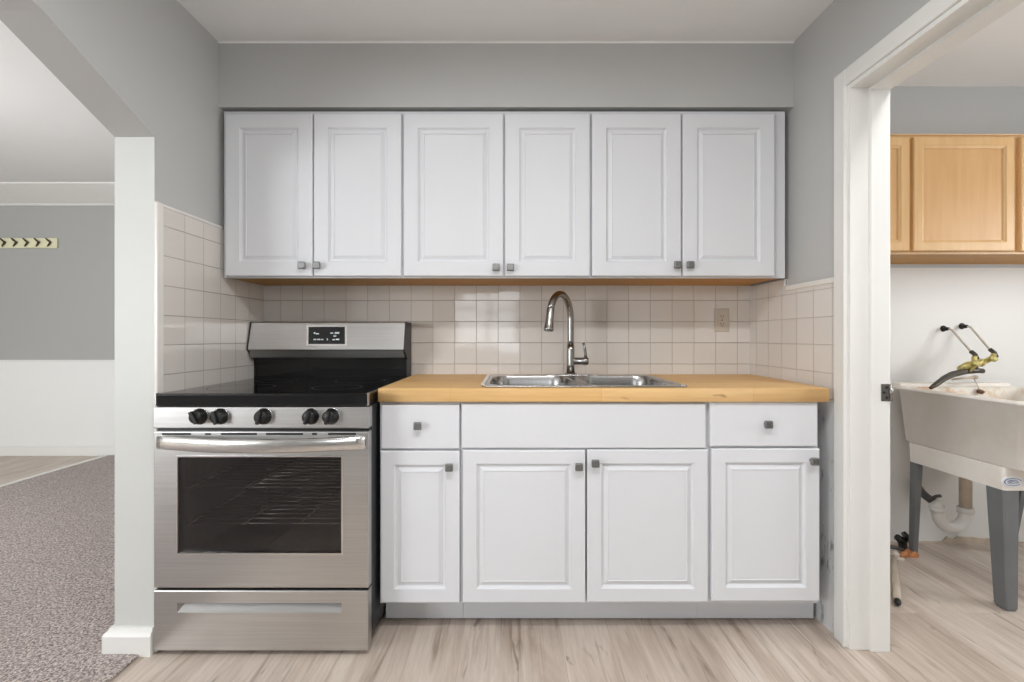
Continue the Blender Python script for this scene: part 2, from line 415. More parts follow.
struct(box('floor', M['planks'], (-5.7, 3.9, YF - 0.15, YLIV + 0.15, -0.12, 0)))
c = MB(); c.box(-3.72, -1.283, YF + 0.0, YLIV - 0.012, 0.0005, 0.010, 0.004); struct(c.build('floor_carpet', M['carpet']))
c = MB(); c.box(-3.765, -3.715, YF, YLIV - 0.012, 0.0005, 0.013, 0.004); struct(c.build('trim_carpet_edge', M['tile_trim']))
struct(box('ceiling', M['ceiling'], (XL - 0.02, XR + 0.02, YF, YB + 0.1, ZC, ZC + 0.35)))
struct(box('ceiling_living', M['ceiling'], (-5.7, XLO + 0.02, YF, YLIV + 0.1, ZL, ZL + 0.2)))
struct(box('ceiling_laundry', M['ceiling'], (XRO - 0.02, 3.9, YF, YLAU + 0.1, ZLAU, ZLAU + 0.2)))
struct(box('wall_back', M['wall'], (XLO + 0.05, XR + 0.05, YB + 0.008, YLAU, 0, 2.6)))
# left partition with the clipped-corner opening
b = MB()
AZ0, AZ1 = Z(137, 286.7), 1.975
pl = [(YF, 0), (-1.0, 0), (-1.0, AZ0), (-0.63, AZ1), (0.98, AZ1 + 0.020), (1.16, AZ1 + 0.016), (D(376), AZ1 - 0.006), (YJ_L, AZ0), (YJ_L, 0), (YLIV + 0.1, 0), (YLIV + 0.1, 2.6), (YF, 2.6)]
b.prism(pl, 0, XLO, XL, m=M['wall'])
wl = b.build('wall_left', M['wall']); struct(wl)
wl.data.materials.append(M['jamb_paint'])
for p in wl.data.polygons:
    if abs(p.normal.y) > 0.9 and p.center.z < 1.5: p.material_index = 1
    if p.normal.x < -0.9: p.material_index = 1
# right partition with the door opening
b = MB()
DZ = Z(86, 282)
pr = [(YF, 0), (0.78, 0), (0.78, DZ), (YJ_R, DZ), (YJ_R, 0), (YLAU + 0.1, 0), (YLAU + 0.1, 2.6), (YF, 2.6)]
b.prism(pr, 0, XR, XRO, m=M['wall']); struct(b.build('wall_right', M['wall']))
struct(box('wall_laundry_back', M['wall_laundry'], (XRO, 3.9, YLAU, YLAU + 0.12, 0, 2.6)))
struct(box('wall_living_back', M['wall_living'], (-5.7, XLO, YLIV, YLIV + 0.12, 0, 2.6)))
struct(box('wall_living_left', M['wall_living'], (-5.82, -5.7, YF, YLIV + 0.12, 0, 2.6)))
# wall behind the camera with the kitchen window; living opening and laundry side one added for light
def wall_with_hole(name, mat, axis, a0, a1, t0, t1, holes, top=2.6):
    b = MB(); cuts = sorted(holes); cur = a0
    def bx(u0, u1, z0, z1):
        if axis == 0: b.box(u0, u1, t0, t1, z0, z1)
        else: b.box(t0, t1, u0, u1, z0, z1)
    for (u0, u1, z0, z1) in cuts:
        bx(cur, u0, 0, top); bx(u0, u1, 0, z0); bx(u0, u1, z1, top); cur = u1
    bx(cur, a1, 0, top)
    return struct(b.build(name, mat))
wall_with_hole('wall_front', M['wall'], 0, -5.82, 3.9, YF - 0.1, YF, [(-5.2, -3.1, 0.85, 2.05), (-0.80, 0.08, 0.95, 1.95)])
wall_with_hole('wall_laundry_right', M['wall_laundry'], 1, YF - 0.1, YLAU + 0.12, 3.7, 3.8, [(0.45, 1.55, 1.05, 1.95)])
def window(name, axis, u0, u1, z0, z1, t, bars):
    b = MB()
    def bx(a, c_, d, e):
        if axis == 0: b.box(a, c_, t - 0.06, t + 0.015, d, e, 0.004)
        else: b.box(t - 0.015, t + 0.06, a, c_, d, e, 0.004)
    bx(u0 - 0.06, u0 + 0.02, z0 - 0.06, z1 + 0.06); bx(u1 - 0.02, u1 + 0.06, z0 - 0.06, z1 + 0.06)
    bx(u0 + 0.02, u1 - 0.02, z0 - 0.06, z0 + 0.02); bx(u0 + 0.02, u1 - 0.02, z1 - 0.02, z1 + 0.06)
    for k in range(1, bars + 1):
        u = u0 + (u1 - u0) * k / (bars + 1); bx(u - 0.022, u + 0.022, z0 + 0.02, z1 - 0.02)
    zm = (z0 + z1) / 2; bx(u0 + 0.02, u1 - 0.02, zm - 0.02, zm + 0.02)
    return struct(b.build(name, M['white_paint']))
window('window_1', 0, -0.80, 0.08, 0.95, 1.95, YF, 1)
window('window_living_added', 0, -5.2, -3.1, 0.85, 2.05, YF, 2)  # unseen frame, added round the living room's extra daylight
window('window_laundry_added', 1, 0.45, 1.55, 1.05, 1.95, 3.7, 1)  # unseen frame, added round the laundry's extra daylight

# soffit above the wall cabinets
YS = D(s_sof); ZS = Z(107, s_sof)
struct(box('soffit', M['wall'], (XL, XR, YS, YB + 0.008, ZS, ZC)))
b = MB(); b.prism([(YS - 0.006, ZC), (YS, ZC), (YS, ZC - 0.006)], 0, XL, XR); struct(b.build('trim_soffit_top', M['ceiling']))

# glazed tile
ZT_L, ZT_R = Z(207, 282), 1.300
struct(box('wall_back_tile', M['tile_back'], (XL, XR, YB, YB + 0.008, 0.88, 1.50)))
YT_L = D(281.5)
struct(box('wall_left_tile', M['tile_left'], (XL, XL + 0.007, YT_L, YB, 0.60, ZT_L)))
b = MB(); b.box(XL, XL + 0.012, YJ_L - 0.003, YT_L, 0.0, ZT_L + 0.012, 0.004); struct(b.build('trim_left_tile_edge', M['tile_trim']))
b = MB(); b.box(XL, XL + 0.010, YT_L, D(s_upf), ZT_L, ZT_L + 0.012, 0.004); struct(b.build('trim_left_tile_top', M['tile_trim']))
YT_R = D(268.0)
struct(box('wall_right_tile', M['tile_right'], (XR - 0.007, XR, YT_R - 0.03, YB, 0.868, ZT_R)))
struct(box('wall_right_tile_upper', M['tile_right'], (XR - 0.007, XR, D(230), YB, ZT_R, 1.352)))
b = MB(); b.box(XR - 0.011, XR, D(230), D(230) + 0.012, ZT_R + 0.022, ZT_R + 0.052, 0.003); struct(b.build('trim_right_tile_step', M['tile_trim']))
b = MB(); b.box(XR - 0.011, XR, YT_R - 0.03, D(230), ZT_R, ZT_R + 0.022, 0.004); struct(b.build('trim_right_tile_top', M['tile_trim']))
struct(box('trim_right_worn_edge', M['worn'], (XR - 0.006, XR, YT_R - 0.03, D(250), 0, 0.866)))

# baseboard wrapped round the end of the left wall
b = MB()
def bb_poly(o): return [(XL + 0.0 + o * 0.12, YJ_L + 0.03), (XL + o * 0.12, YJ_L - o), (XLO - o, YJ_L - o), (XLO - o, YJ_L + 1.6), (XLO, YJ_L + 1.6), (XLO, YJ_L + 0.03)]
prof = [(0.024, 0.0), (0.024, 0.068), (0.020, 0.078), (0.013, 0.082), (0.010, 0.092)]
b.loft([[(x, y, z) for x, y in bb_poly(o)] for o, z in prof]); struct(b.build('baseboard_left', M['white_paint']))
struct(box('baseboard_living', M['white_paint'], (-5.7, XLO, YLIV - 0.014, YLIV, 0, 0.09), bevel=0.003))
struct(box('trim_wainscot_cap', M['white_paint'], (-5.7, XLO, YLIV - 0.008, YLIV, 0.872, 0.888), bevel=0.002))
b = MB(); b.prism([(D(114.8), ZL), (YLIV, ZL), (YLIV, 2.315), (YLIV - 0.02, 2.315), (YLIV - 0.03, 2.33), (D(114.8), ZL - 0.012)], 0, -5.7, XLO)
struct(b.build('trim_living_cove', M['white_paint']))

# door frame on the right: casings and rebated jamb
df = MB()
ZH = DZ + 0.060
W_ = 0.070
def casing_side(b, ya, yb_, x0, x1, z1): # stepped flat casing with a rounded inner bead
    b.box(x0, x1, ya, yb_, 0.0, z1, 0.004)
ft = MB()
casing_side(ft, YJ_R - 0.004, YJ_R + W_ - 0.012, XR - 0.018, XR, ZH)
casing_side(ft, 0.78 - W_, 0.78 + 0.004, XR - 0.018, XR, ZH)
ft.box(XR - 0.018, XR, 0.78 + 0.004, YJ_R - 0.004, DZ, ZH, 0.004)
ft.box(XR - 0.022, XR - 0.016, YJ_R - 0.002, YJ_R + 0.012, 0.0, DZ, 0.0025)
frame = ft.build('door_1', M['white_paint']); struct(frame)
jb = MB()
jb.box(XR - 0.010, XRO + 0.010, YJ_R - 0.016, YJ_R, 0, DZ, 0.002)
jb.box(1.252, XRO + 0.010, YJ_R - 0.028, YJ_R - 0.015, 0, DZ - 0.012, 0.003)
jb.box(XR - 0.010, XRO + 0.010, 0.78, YJ_R - 0.016, DZ - 0.016, DZ, 0.002)
jb.box(1.252, XRO + 0.010, 0.78, YJ_R - 0.028, DZ - 0.028, DZ - 0.015, 0.003)
jb.box(XR - 0.010, XRO + 0.010, 0.78, 0.796, 0, DZ - 0.016, 0.002)
jb.build('jamb', M['white_paint'], frame)
hp = MB(); sj = F / (YJ_R - 0.029)
hx0, hx1, hz0, hz1 = X(881, sj), X(889.5, sj), Z(401, sj), Z(384, sj)
hp.box(hx0, hx1, YJ_R - 0.031, YJ_R - 0.027, hz0, hz1, 0.001)
hp.tube([(hx1 + 0.004, YJ_R - 0.032, hz0), (hx1 + 0.004, YJ_R - 0.032, hz1)], 0.005)
hp.build('hinge', M['nickel'], frame)['label'] = 'small metal hinge leaf on the white jamb'
hs = MB()
for k in range(3):
    zz = hz0 + (hz1 - hz0) * (0.2 + 0.3 * k); xx = hx0 + (0.010 if k % 2 else 0.019)
    hs.lathe([(0.0045, 0), (0.0045, 0.0016), (0.002, 0.002)], (xx, YJ_R - 0.0305, zz), (0, -1, 0), 12)
hs.build('screw', M['slot'], frame)
b = MB(); b.box(XRO - 0.001, XRO + 0.018, YJ_R - 0.004, YJ_R + W_, 0, ZH, 0.004); b.box(XRO - 0.001, XRO + 0.018, 0.78 - W_, 0.784, 0, ZH, 0.004)
b.box(XRO - 0.001, XRO + 0.018, 0.784, YJ_R - 0.004, DZ, ZH, 0.004); b.build('casing', M['white_paint'], frame)

# ------------------------------------------------------------------ cabinets
def knob(b, x, y, z, size=0.030):
    """square cabinet knob on a short neck; y is the door face"""
    h = size / 2
    b.lathe([(0.008, 0), (0.006, 0.004), (0.006, 0.016)], (x, y + 0.001, z), (0, -1, 0), 12)
    b.box(x - h, x + h, y - 0.027, y - 0.014, z - h, z + h, 0.004, seg=3)
def carcass(b, x0, x1, y0, y1, z0, z1, bottom=True, t=0.016):
    zs = z0 if bottom else z0 + 0.012
    b.box(x0, x0 + t, y0, y1, zs, z1); b.box(x1 - t, x1, y0, y1, zs, z1)
    b.box(x0 + t, x1 - t, y1 - 0.008, y1, z0, z1); b.box(x0 + t, x1 - t, y0, y1 - 0.008, z1 - t, z1)
    if bottom: b.box(x0 + t, x1 - t, y0, y1 - 0.008, z0, z0 + t)
def face_frame(b, x0, x1, y0, y1, z0, z1, rails, stiles, wdt=0.035):
    b.box(x0, x0 + wdt, y0, y1, z0, z1); b.box(x1 - wdt - 0.015, x1, y0, y1, z0, z1)
    for z in rails: b.box(x0 + wdt, x1 - wdt - 0.015, y0, y1, z[0], z[1])
    zz = sorted(r for q in rails for r in q)
    for x in stiles: b.box(x - wdt / 2, x + wdt / 2, y0 + 0.0002, y1, zz[1], zz[-2])

# wall cabinets
YU, YUF = D(s_up), D(s_upf)
ZU0, ZU1 = Z(277.5, s_up), Z(111.5, s_upf)
UP = [
 (X(224, s_upf), X(402, s_upf), [(225, 312.3, 301, 265), (313.6, 401.3, 316, 265)],
  'white two-door wall cabinet at the left, hung above the stove'),
 (X(402, s_upf), X(591, s_upf), [(403.5, 503.3, 496, 267), (505, 590, 510.5, 267)],
  'white two-door wall cabinet in the middle of the row, left door wider than right'),
 (X(591, s_upf), X(785, s_upf), [(592, 681.3, 678, 264.5), (683, 775, 691, 264.5)],
  'white two-door wall cabinet at the right with a filler strip, above the outlet'),
]
for i, (x0, x1, doors, lab) in enumerate(UP):
    t = thing('wall_cabinet', lab, 'cabinet', ((x0 + x1) / 2, YB - 0.01, ZU0), 'white wall cabinets over the counter')
    x0 += 0.0006; x1 -= 0.0006
    b = MB(); carcass(b, x0, x1, YUF + 0.019, YB - 0.001, ZU0 + 0.004, ZU1, bottom=False); b.build('carcass', M['cab'], t)
    b = MB(); face_frame(b, x0, x1, YUF, YUF + 0.019, ZU0, ZU1, [(ZU0, ZU0 + 0.035), (ZU1 - 0.035, ZU1)], [X((doors[0][1] + doors[1][0]) / 2, s_upf)]); b.build('face_frame', M['cabframe'], t)
    b = MB(); b.box(x0, x1, YUF + 0.019, YB - 0.009, ZU0 + 0.004, ZU0 + 0.016); o = b.build('bottom_panel', M['under_wood'], t); o['label'] = 'unpainted orange wood underside'
    for a, c_, kx, ky in doors:
        b = MB(); inset_door(b, X(a, s_up), X(c_, s_up), ZU0 + 0.006, Z(113.5, s_up), YU, RAISED(0.060)); d = b.build('door', M['cab'], t)
        b = MB(); knob(b, X(kx, s_up + 3), YU, Z(ky, s_up + 3)); b.build('knob', M['knob'], d)

# base cabinets
YD, YFF = D(s_base), D(s_base) + 0.0195
ZTOP = 0.864
YTK = D(257.0)
BASE = [
 (X(378.5, s_base), X(460, s_base), [('drawer', 381, 459.3, 404.5, 449, 417.5, 426)], [('door', 380.3, 459.6, 451, 603, 449, 467.5)],
  'narrow white base cabinet with one drawer, beside the stove'),
 (X(460, s_base), X(709.3, s_base), [('false_front', 461.5, 706, 403.5, 448.5, None, None)], [('door', 462.6, 585.6, 450, 603, 579, 467), ('door', 587.2, 708.2, 449.7, 602.5, 595.5, 463.5)],
  'wide white two-door base cabinet under the sink'),
 (X(709.3, s_base), X(821.0, s_base), [('drawer', 710.3, 818, 402, 446.5, 768.5, 424.5)], [('door', 711.7, 820, 448.7, 601.5, 814.5, 461.5)],
  'white one-drawer base cabinet at the right end, beside the doorway'),
]
for i, (x0, x1, dr, do, lab) in enumerate(BASE):
    t = thing('base_cabinet', lab, 'cabinet', ((x0 + x1) / 2, YB - 0.3, 0), 'white base cabinets under the wood worktop')
    x0 += 0.0006; x1 -= 0.0006
    zb = 0.118
    b = MB(); carcass(b, x0, x1, YFF + 0.019, YB - 0.003, zb, ZTOP - 0.001) if i != 1 else None
    if i == 1:   # open top under the sink
        b.box(x0, x0 + 0.016, YFF + 0.019, YB - 0.003, zb, ZTOP - 0.001); b.box(x1 - 0.016, x1, YFF + 0.019, YB - 0.003, zb, ZTOP - 0.001)
        b.box(x0 + 0.016, x1 - 0.016, YB - 0.011, YB - 0.003, zb, ZTOP - 0.001); b.box(x0 + 0.016, x1 - 0.016, YFF + 0.019, YB - 0.011, zb, zb + 0.016)
    for xa in (x0, x1 - 0.016): b.box(xa, xa + 0.016, YTK + 0.019, YB - 0.003, 0.0, zb)
    b.build('carcass', M['cab'], t)
    b = MB(); zr = Z(450, s_base)
    face_frame(b, x0, x1, YFF, YFF + 0.019, zb, ZTOP - 0.001, [(zb, zb + 0.035), (zr - 0.016, zr + 0.016), (ZTOP - 0.036, ZTOP - 0.001)], []); b.build('face_frame', M['cabframe'], t)
    b = MB(); b.box(X(386, 257) if i == 0 else x0, X(813.5, 257) if i == 2 else x1, YTK, YTK + 0.018, 0.006, zb); b.build('toe_kick', M['cabframe'], t)
    for kind, a, c_, ya, yb_, kx, ky in dr:
        b = MB(); inset_door(b, X(a, s_base), X(c_, s_base), Z(yb_, s_base), Z(ya, s_base), YD, SLAB)
        d = b.build('drawer_front', M['cab'], t)
        if kx: b = MB(); knob(b, X(kx, s_base + 3), YD, Z(ky, s_base + 3), 0.028); b.build('knob', M['knob'], d)
    for kind, a, c_, ya, yb_, kx, ky in do:
        b = MB(); inset_door(b, X(a, s_base), X(c_, s_base), Z(yb_, s_base), Z(ya, s_base), YD, RAISED(0.050)); d = b.build('door', M['cab'], t)
        b = MB(); knob(b, X(kx, s_base + 3), YD, Z(ky, s_base + 3), 0.028); b.build('knob', M['knob'], d)

# worktop with the sink cut-out
YC = D(s_ctr); ZW = 0.914
CXL, CXF, CXB = X(378, s_ctr), X(829, s_ctr), XR - 0.009
SX0, SX1, SY0, SY1 = X(481.5, 272), X(689.5, 272), D(272.5), D(208.5)
hole = [(p[0], p[1]) for p in rrect(SX0 + 0.02, SX1 - 0.02, SY0 + 0.02, SY1 - 0.02, 0.05, 0)]
o = plate('countertop', [[(CXL, YC), (CXF, YC), (CXB, YC + 0.33), (CXB, YB - 0.001), (CXL, YB - 0.001)], hole], ZTOP, ZW, M['butcher'], bevel=0.003)
tag(o, 'long honey oak butcher-block worktop over the white base cabinets', 'countertop')

# sink
def sink():
    t = thing('kitchen_sink', 'double-bowl stainless steel drop-in sink set in the wood worktop', 'sink', ((SX0 + SX1) / 2, (SY0 + SY1) / 2, ZW))
    xm = X(573, 225) ; g = 0.022
    bowls = [(SX0 + 0.026, xm - g, SY0 + 0.028, SY1 - 0.085), (xm + g, SX1 - 0.026, SY0 + 0.028, SY1 - 0.085)]
    r = 0.075
    loops = [[(p[0], p[1]) for p in rrect(SX0, SX1, SY0, SY1, 0.03, 0)]] + [[(p[0], p[1]) for p in rrect(*bw, r, 0, 8)] for bw in bowls]
    plate('rim', loops, ZW + 0.0004, ZW + 0.0065, M['sink_steel'], t, bevel=0.0022)
    for (x0, x1, y0, y1) in bowls:
        b = MB(); L = []
        for ins, z, rr in ((0.0, ZW + 0.005, r), (0.003, ZW - 0.004, r), (0.006, ZW - 0.03, r), (0.012, ZW - 0.14, r), (0.022, ZW - 0.165, r - 0.01), (0.05, ZW - 0.178, r - 0.03), (0.10, ZW - 0.182, 0.03)):
            L.append(rrect(x0 + ins, x1 - ins, y0 + ins, y1 - ins, max(rr, 0.01), z, 8))
        b.loft(L, cap0=False, cap1=True, smooth=True); bo = b.build('bowl', M['sink_steel'], t)
        b = MB(); cx, cy = (x0 + x1) / 2, (y0 + y1) / 2
        b.lathe([(0.045, 0), (0.045, 0.003), (0.036, 0.004), (0.03, 0.001), (0.0, 0.001)], (cx, cy, ZW - 0.1815)); b.build('drain', M['chrome'], bo)
    # loose end strip of the rim at the left, corner clip at the right
    b = MB(); b.box(SX0 - 0.004, SX0 + 0.010, SY0 + 0.01, SY1 - 0.03, ZW + 0.0066, ZW + 0.0105, 0.0015); b.build('rim_strip', M['steel_trim'], t)
    b = MB(); b.lathe([(0.010, 0), (0.010, 0.002), (0.006, 0.004), (0, 0.0045)], (SX1 - 0.020, SY0 + 0.02, ZW + 0.0064)); b.build('clip', M['chrome'], t)
sink()

# faucet
def faucet():
    bx, by = X(570.5, 213), D(213.5); z0 = ZW + 0.0066
    t = thing('kitchen_faucet', 'brushed nickel gooseneck pull-down faucet standing behind the sink', 'faucet', (bx, by, z0))
    b = MB(); b.lathe([(0.031, 0), (0.031, 0.004), (0.027, 0.009), (0.023, 0.012)], (bx, by, z0), n=28)
    b.box(bx - 0.12, bx + 0.12, by - 0.030, by + 0.030, z0 + 0.0002, z0 + 0.004, 0.0018); b.build('base_plate', M['nickel'], t)
    b = MB(); b.lathe([(0.0195, 0.010), (0.0185, 0.05), (0.0180, 0.12), (0.0165, 0.14)], (bx, by, z0), n=28); b.build('body', M['nickel'], t)
    # gooseneck swung forward and to the left
    head = Vector((X(548.5, 232), D(232), Z(331, 232)))
    dirv = Vector((head.x - bx, head.y - by, 0)); L = dirv.length; dirv.normalize()
    top = Z(291, 222) - 0.014
    zc = top - L * 0.52
    path = [(bx, by, z0 + 0.13 + (zc - z0 - 0.13) * k / 4) for k in range(5)]
    c = Vector((bx, by, zc)) + dirv * (L * 0.47); R = L * 0.47
    A1 = 160
    for k in range(1, 21):
        a = math.radians(A1 * k / 20)
        path.append(tuple(c + dirv * (-R * math.cos(a)) + Vector((0, 0, (top - zc) * math.sin(a)))))
    b = MB(); b.tube(path, 0.0152, 16); b.build('spout', M['nickel'], t)
    e = Vector(path[-1]); dn = (head - e).normalized()
    ln = (head - e).length
    b = MB(); b.lathe([(0.0150, -0.004), (0.0165, 0.0), (0.0175, ln * 0.5), (0.0205, ln * 0.88), (0.0215, ln * 0.9), (0.0215, ln * 0.97), (0.0185, ln), (0.0, ln)], e, dn, 24); b.build('spray_head', M['nickel'], t)
    # side lever
    hz = Z(361, 213)
    b = MB(); b.lathe([(0.0, 0), (0.017, 0.0), (0.017, 0.045), (0.0185, 0.047), (0.0185, 0.066), (0.016, 0.070), (0, 0.071)], (bx + 0.012, by, hz), (1, 0, 0), 24); hb = b.build('handle', M['nickel'], t)
    hx = bx + 0.066
    b = MB(); b.tube([(hx + 0.004, by, hz), (hx + 0.004, by - 0.002, hz + 0.03), (hx, by - 0.004, hz + 0.058), (hx - 0.007, by - 0.005, hz + 0.086)], [0.008, 0.0075, 0.0065, 0.006], 12, flat=(1, 1)); b.build('lever', M['nickel'], hb)
faucet()

# outlet
def outlet():
    x, z = X(721.5, 200), Z(320.2, 200); y = YB
    t = thing('wall_outlet', 'almond duplex outlet on the tiled wall right of the faucet', 'outlet', (x, y, z))
    b = MB(); b.box(x - 0.036, x + 0.036, y - 0.006, y - 0.0002, z - 0.058, z + 0.058, 0.0025); b.build('cover_plate', M['almond'], t)
    for s in (-1, 1):
        b = MB(); cz = z + s * 0.0195
        lp = [(x + 0.0165 * math.cos(a) , cz + min(0.0138, max(-0.0138, 0.0175 * math.sin(a)))) for a in [2 * PI * k / 28 for k in range(28)]]
        b.loft([[(p[0], y - 0.0062, p[1]) for p in lp], [(p[0], y - 0.0080, p[1]) for p in lp]]); r = b.build('receptacle', M['almond'], t)
        b = MB()
        for dx, hh in ((-0.0065, 0.0045), (0.0065, 0.0036)): b.box(x + dx - 0.0013, x + dx + 0.0013, y - 0.0083, y - 0.0078, cz + 0.002 - hh, cz + 0.002 + hh)
        b.lathe([(0.0026, 0), (0.0026, 0.0004)], (x, y - 0.0079, cz - 0.0085), (0, -1, 0), 12); b.build('slots', M['slot'], r)
    b = MB(); b.lathe([(0.003, 0), (0.003, 0.001), (0.001, 0.0015)], (x, y - 0.006, z), (0, -1, 0), 12); b.build('screw', M['nickel'], t)
outlet()

# ------------------------------------------------------------------ stove
def stove():
    s = 290.0; y0 = D(s); x0, x1 = X(153.2, s), X(368.6, s); xc = (x0 + x1) / 2
    t = thing('kitchen_range', 'stainless steel electric range with black glass cooktop between wall and cabinets', 'stove', (xc, YB - 0.35, 0))
    yb = YB - 0.012
    zr = lambda py: Z(py, s)
    # body shell round an open oven cavity
    b = MB(); ybf = y0 + 0.040
    b.box(x0 + 0.002, x0 + 0.02, ybf, yb, 0.035, 0.86); b.box(x1 - 0.02, x1 - 0.002, ybf, yb, 0.035, 0.86)
    b.box(x0 + 0.02, x1 - 0.02, yb - 0.02, yb, 0.035, 0.86); b.box(x0 + 0.02, x1 - 0.02, ybf, yb - 0.02, 0.76, 0.86); b.box(x0 + 0.02, x1 - 0.02, ybf, yb - 0.02, 0.035, 0.25)
    b.box(x1 - 0.0025, x1 - 0.0005, ybf + 0.01, yb - 0.01, 0.06, 0.10)
    b.build('body', M['range_side'], t)
    b = MB(); cx0, cx1, cy1, cz0, cz1 = x0 + 0.06, x1 - 0.06, yb - 0.08, 0.30, 0.745
    for q in (((cx0, ybf, cz0), (cx1, ybf, cz0), (cx1, cy1, cz0), (cx0, cy1, cz0)), ((cx0, ybf, cz1), (cx1, ybf, cz1), (cx1, cy1, cz1), (cx0, cy1, cz1)),
              ((cx0, cy1, cz0), (cx1, cy1, cz0), (cx1, cy1, cz1), (cx0, cy1, cz1)), ((cx0, ybf, cz0), (cx0, cy1, cz0), (cx0, cy1, cz1), (cx0, ybf, cz1)), ((cx1, ybf, cz0), (cx1, cy1, cz0), (cx1, cy1, cz1), (cx1, ybf, cz1))):
        b.poly(q)
    b.build('oven_cavity', M['cavity'], t)
    for zz in (0.43, 0.56):
        b = MB()
        for k in range(13):
            yy = ybf + 0.03 + (cy1 - ybf - 0.05) * k / 12; b.tube([(cx0 + 0.004, yy, zz), (cx1 - 0.004, yy, zz)], 0.003, 6)
        for k in range(4):
            xx = cx0 + 0.01 + (cx1 - cx0 - 0.02) * k / 3; b.tube([(xx, ybf + 0.03, zz - 0.005), (xx, cy1 - 0.02, zz - 0.005)], 0.0035, 6)
        b.build('oven_rack', M['chrome'], t)
    # cooktop
    zt, zf = zr(393.5), zr(406.3)
    b = MB(); b.box(x0 + 0.010, x1 - 0.005, y0 - 0.003, yb - 0.072, zf, zt, 0.006, seg=3); ck = b.build('cooktop', M['black_glass'], t)
    for xa, xb in ((x0 + 0.006, x0 + 0.0098), (x1 - 0.0048, x1 - 0.0005)):
        b = MB(); b.box(xa, xb, y0 + 0.000, y0 + 0.014, zf + 0.002, zt + 0.001, 0.001); b.build('cooktop_trim', M['steel_trim'], ck)
    ym = (y0 + yb) / 2 - 0.03
    for (dx, dy, rad) in ((-0.18, -0.13, 0.115), (0.19, -0.13, 0.09), (-0.18, 0.15, 0.08), (0.19, 0.15, 0.105)):
        n = 48; b = MB()
        L = [[(xc + dx + q * math.cos(2 * PI * k / n), ym + dy + q * math.sin(2 * PI * k / n), zt + 0.0003) for k in range(n)] for q in (rad, rad + 0.002)]
        b.loft(L, False, False); b.build('burner_ring', M['range_side'], ck)
    # control panel and knobs
    zp0, zp1 = zr(428.3), zr(407)
    b = MB(); b.box(x0, x1, y0 - 0.002, ybf + 0.002, zp0, zp1, 0.003); cp = b.build('control_panel', M['steel'], t)
    b = MB(); b.box(x0 + 0.004, x1 - 0.004, y0 + 0.016, ybf + 0.002, zr(432), zp0 + 0.001); b.build('panel_gap', M['black'], t)
    for k, px in enumerate((197.6, 218.3, 262, 309.8, 330)):
        kx, kz = X(px, 292.5), Z(417.0, 293); yk = y0 - 0.002
        b = MB(); b.lathe([(0.0275, 0.0), (0.0275, 0.006), (0.0245, 0.010), (0.0225, 0.024), (0.020, 0.028), (0.0, 0.0285)], (kx, yk, kz), (0, -1, 0), 28)
        a = (-0.5, -0.25, 0.25, 0.35, 0.3)[k]
        g = MB(); g.box(-0.006, 0.006, -0.040, -0.026, -0.023, 0.023, 0.003)
        bmesh.ops.rotate(g.bm, cent=(0, 0, 0), matrix=Matrix.Rotation(a, 3, 'Y'), verts=g.bm.verts)
        bmesh.ops.translate(g.bm, vec=(kx, yk, kz), verts=g.bm.verts)
        kb = b.build('knob', M['black'], t)
        g.build('grip', M['black'], kb)
        b = MB(); b.lathe([(0.029, 0.0), (0.029, 0.0008), (0.0275, 0.0012), (0.0275, 0.0)], (kx, yk - 0.0002, kz), (0, -1, 0), 28); b.build('bezel', M['steel_trim'], kb)
    # oven door: frame round the window
    zd0, zd1 = zr(588), zr(431.5); wx0, wx1, wz0, wz1 = X(178, s), X(341.5, s), zr(553), zr(457)
    b = MB()
    def ring(y, xa, xb, za, zb): return [(xa, y, za), (xb, y, za), (xb, y, zb), (xa, y, zb)]
    b.loft([ring(y0 + 0.036, wx0, wx1, wz0, wz1), ring(y0 + 0.036, x0 + 0.001, x1 - 0.001, zd0, zd1), ring(y0 + 0.004, x0 + 0.001, x1 - 0.001, zd0, zd1),
            ring(y0 + 0.001, x0 + 0.002, x1 - 0.002, zd0 + 0.001, zd1 - 0.001), ring(y0, x0 + 0.005, x1 - 0.005, zd0 + 0.004, zd1 - 0.004),
            ring(y0, wx0, wx1, wz0, wz1), ring(y0 + 0.036, wx0, wx1, wz0, wz1)], False, False)
    od = b.build('oven_door', M['steel'], t)
    b = MB(); b.box(wx0 + 0.0005, wx1 - 0.0005, y0 + 0.004, y0 + 0.009, wz0 + 0.0005, wz1 - 0.0005); b.build('window', M['oven_glass'], od)['label'] = 'dark tinted oven window'
    b = MB(); q = 0.005
    b.loft([ring(y0 - 0.0015, wx0 - q, wx1 + q, wz0 - q, wz1 + q), ring(y0 - 0.0025, wx0 - q + 0.001, wx1 + q - 0.001, wz0 - q + 0.001, wz1 + q - 0.001), ring(y0 - 0.0025, wx0, wx1, wz0, wz1), ring(y0 + 0.004, wx0 + 0.001, wx1 - 0.001, wz0 + 0.001, wz1 - 0.001)], False, False)
    b.loft([ring(y0 + 0.0005, wx0 - q, wx1 + q, wz0 - q, wz1 + q), ring(y0 - 0.0015, wx0 - q, wx1 + q, wz0 - q, wz1 + q)], False, False)
    b.build('window_trim', M['steel_trim'], od)
    b = MB()
    for a, c_ in ((162, 191), (205, 211), (221, 257), (266, 303), (312, 317), (328, 356)): b.box(X(a, s), X(c_, s), y0 - 0.0004, y0 + 0.0006, zr(435), zr(432.9))
    b.build('vent_slot', M['black'], od)
    # handle bowed outwards
    hz = 0.738; pts = []; n = 24
    hx0, hx1 = X(158.5, s + 4), X(365, s + 4)
    for k in range(n + 1):
        u = k / n; bow = 1 - (2 * u - 1) ** 2
        pts.append((hx0 + (hx1 - hx0) * u, y0 - 0.022 - 0.040 * bow, hz + 0.004 - 0.004 * bow))
    b = MB(); L = []
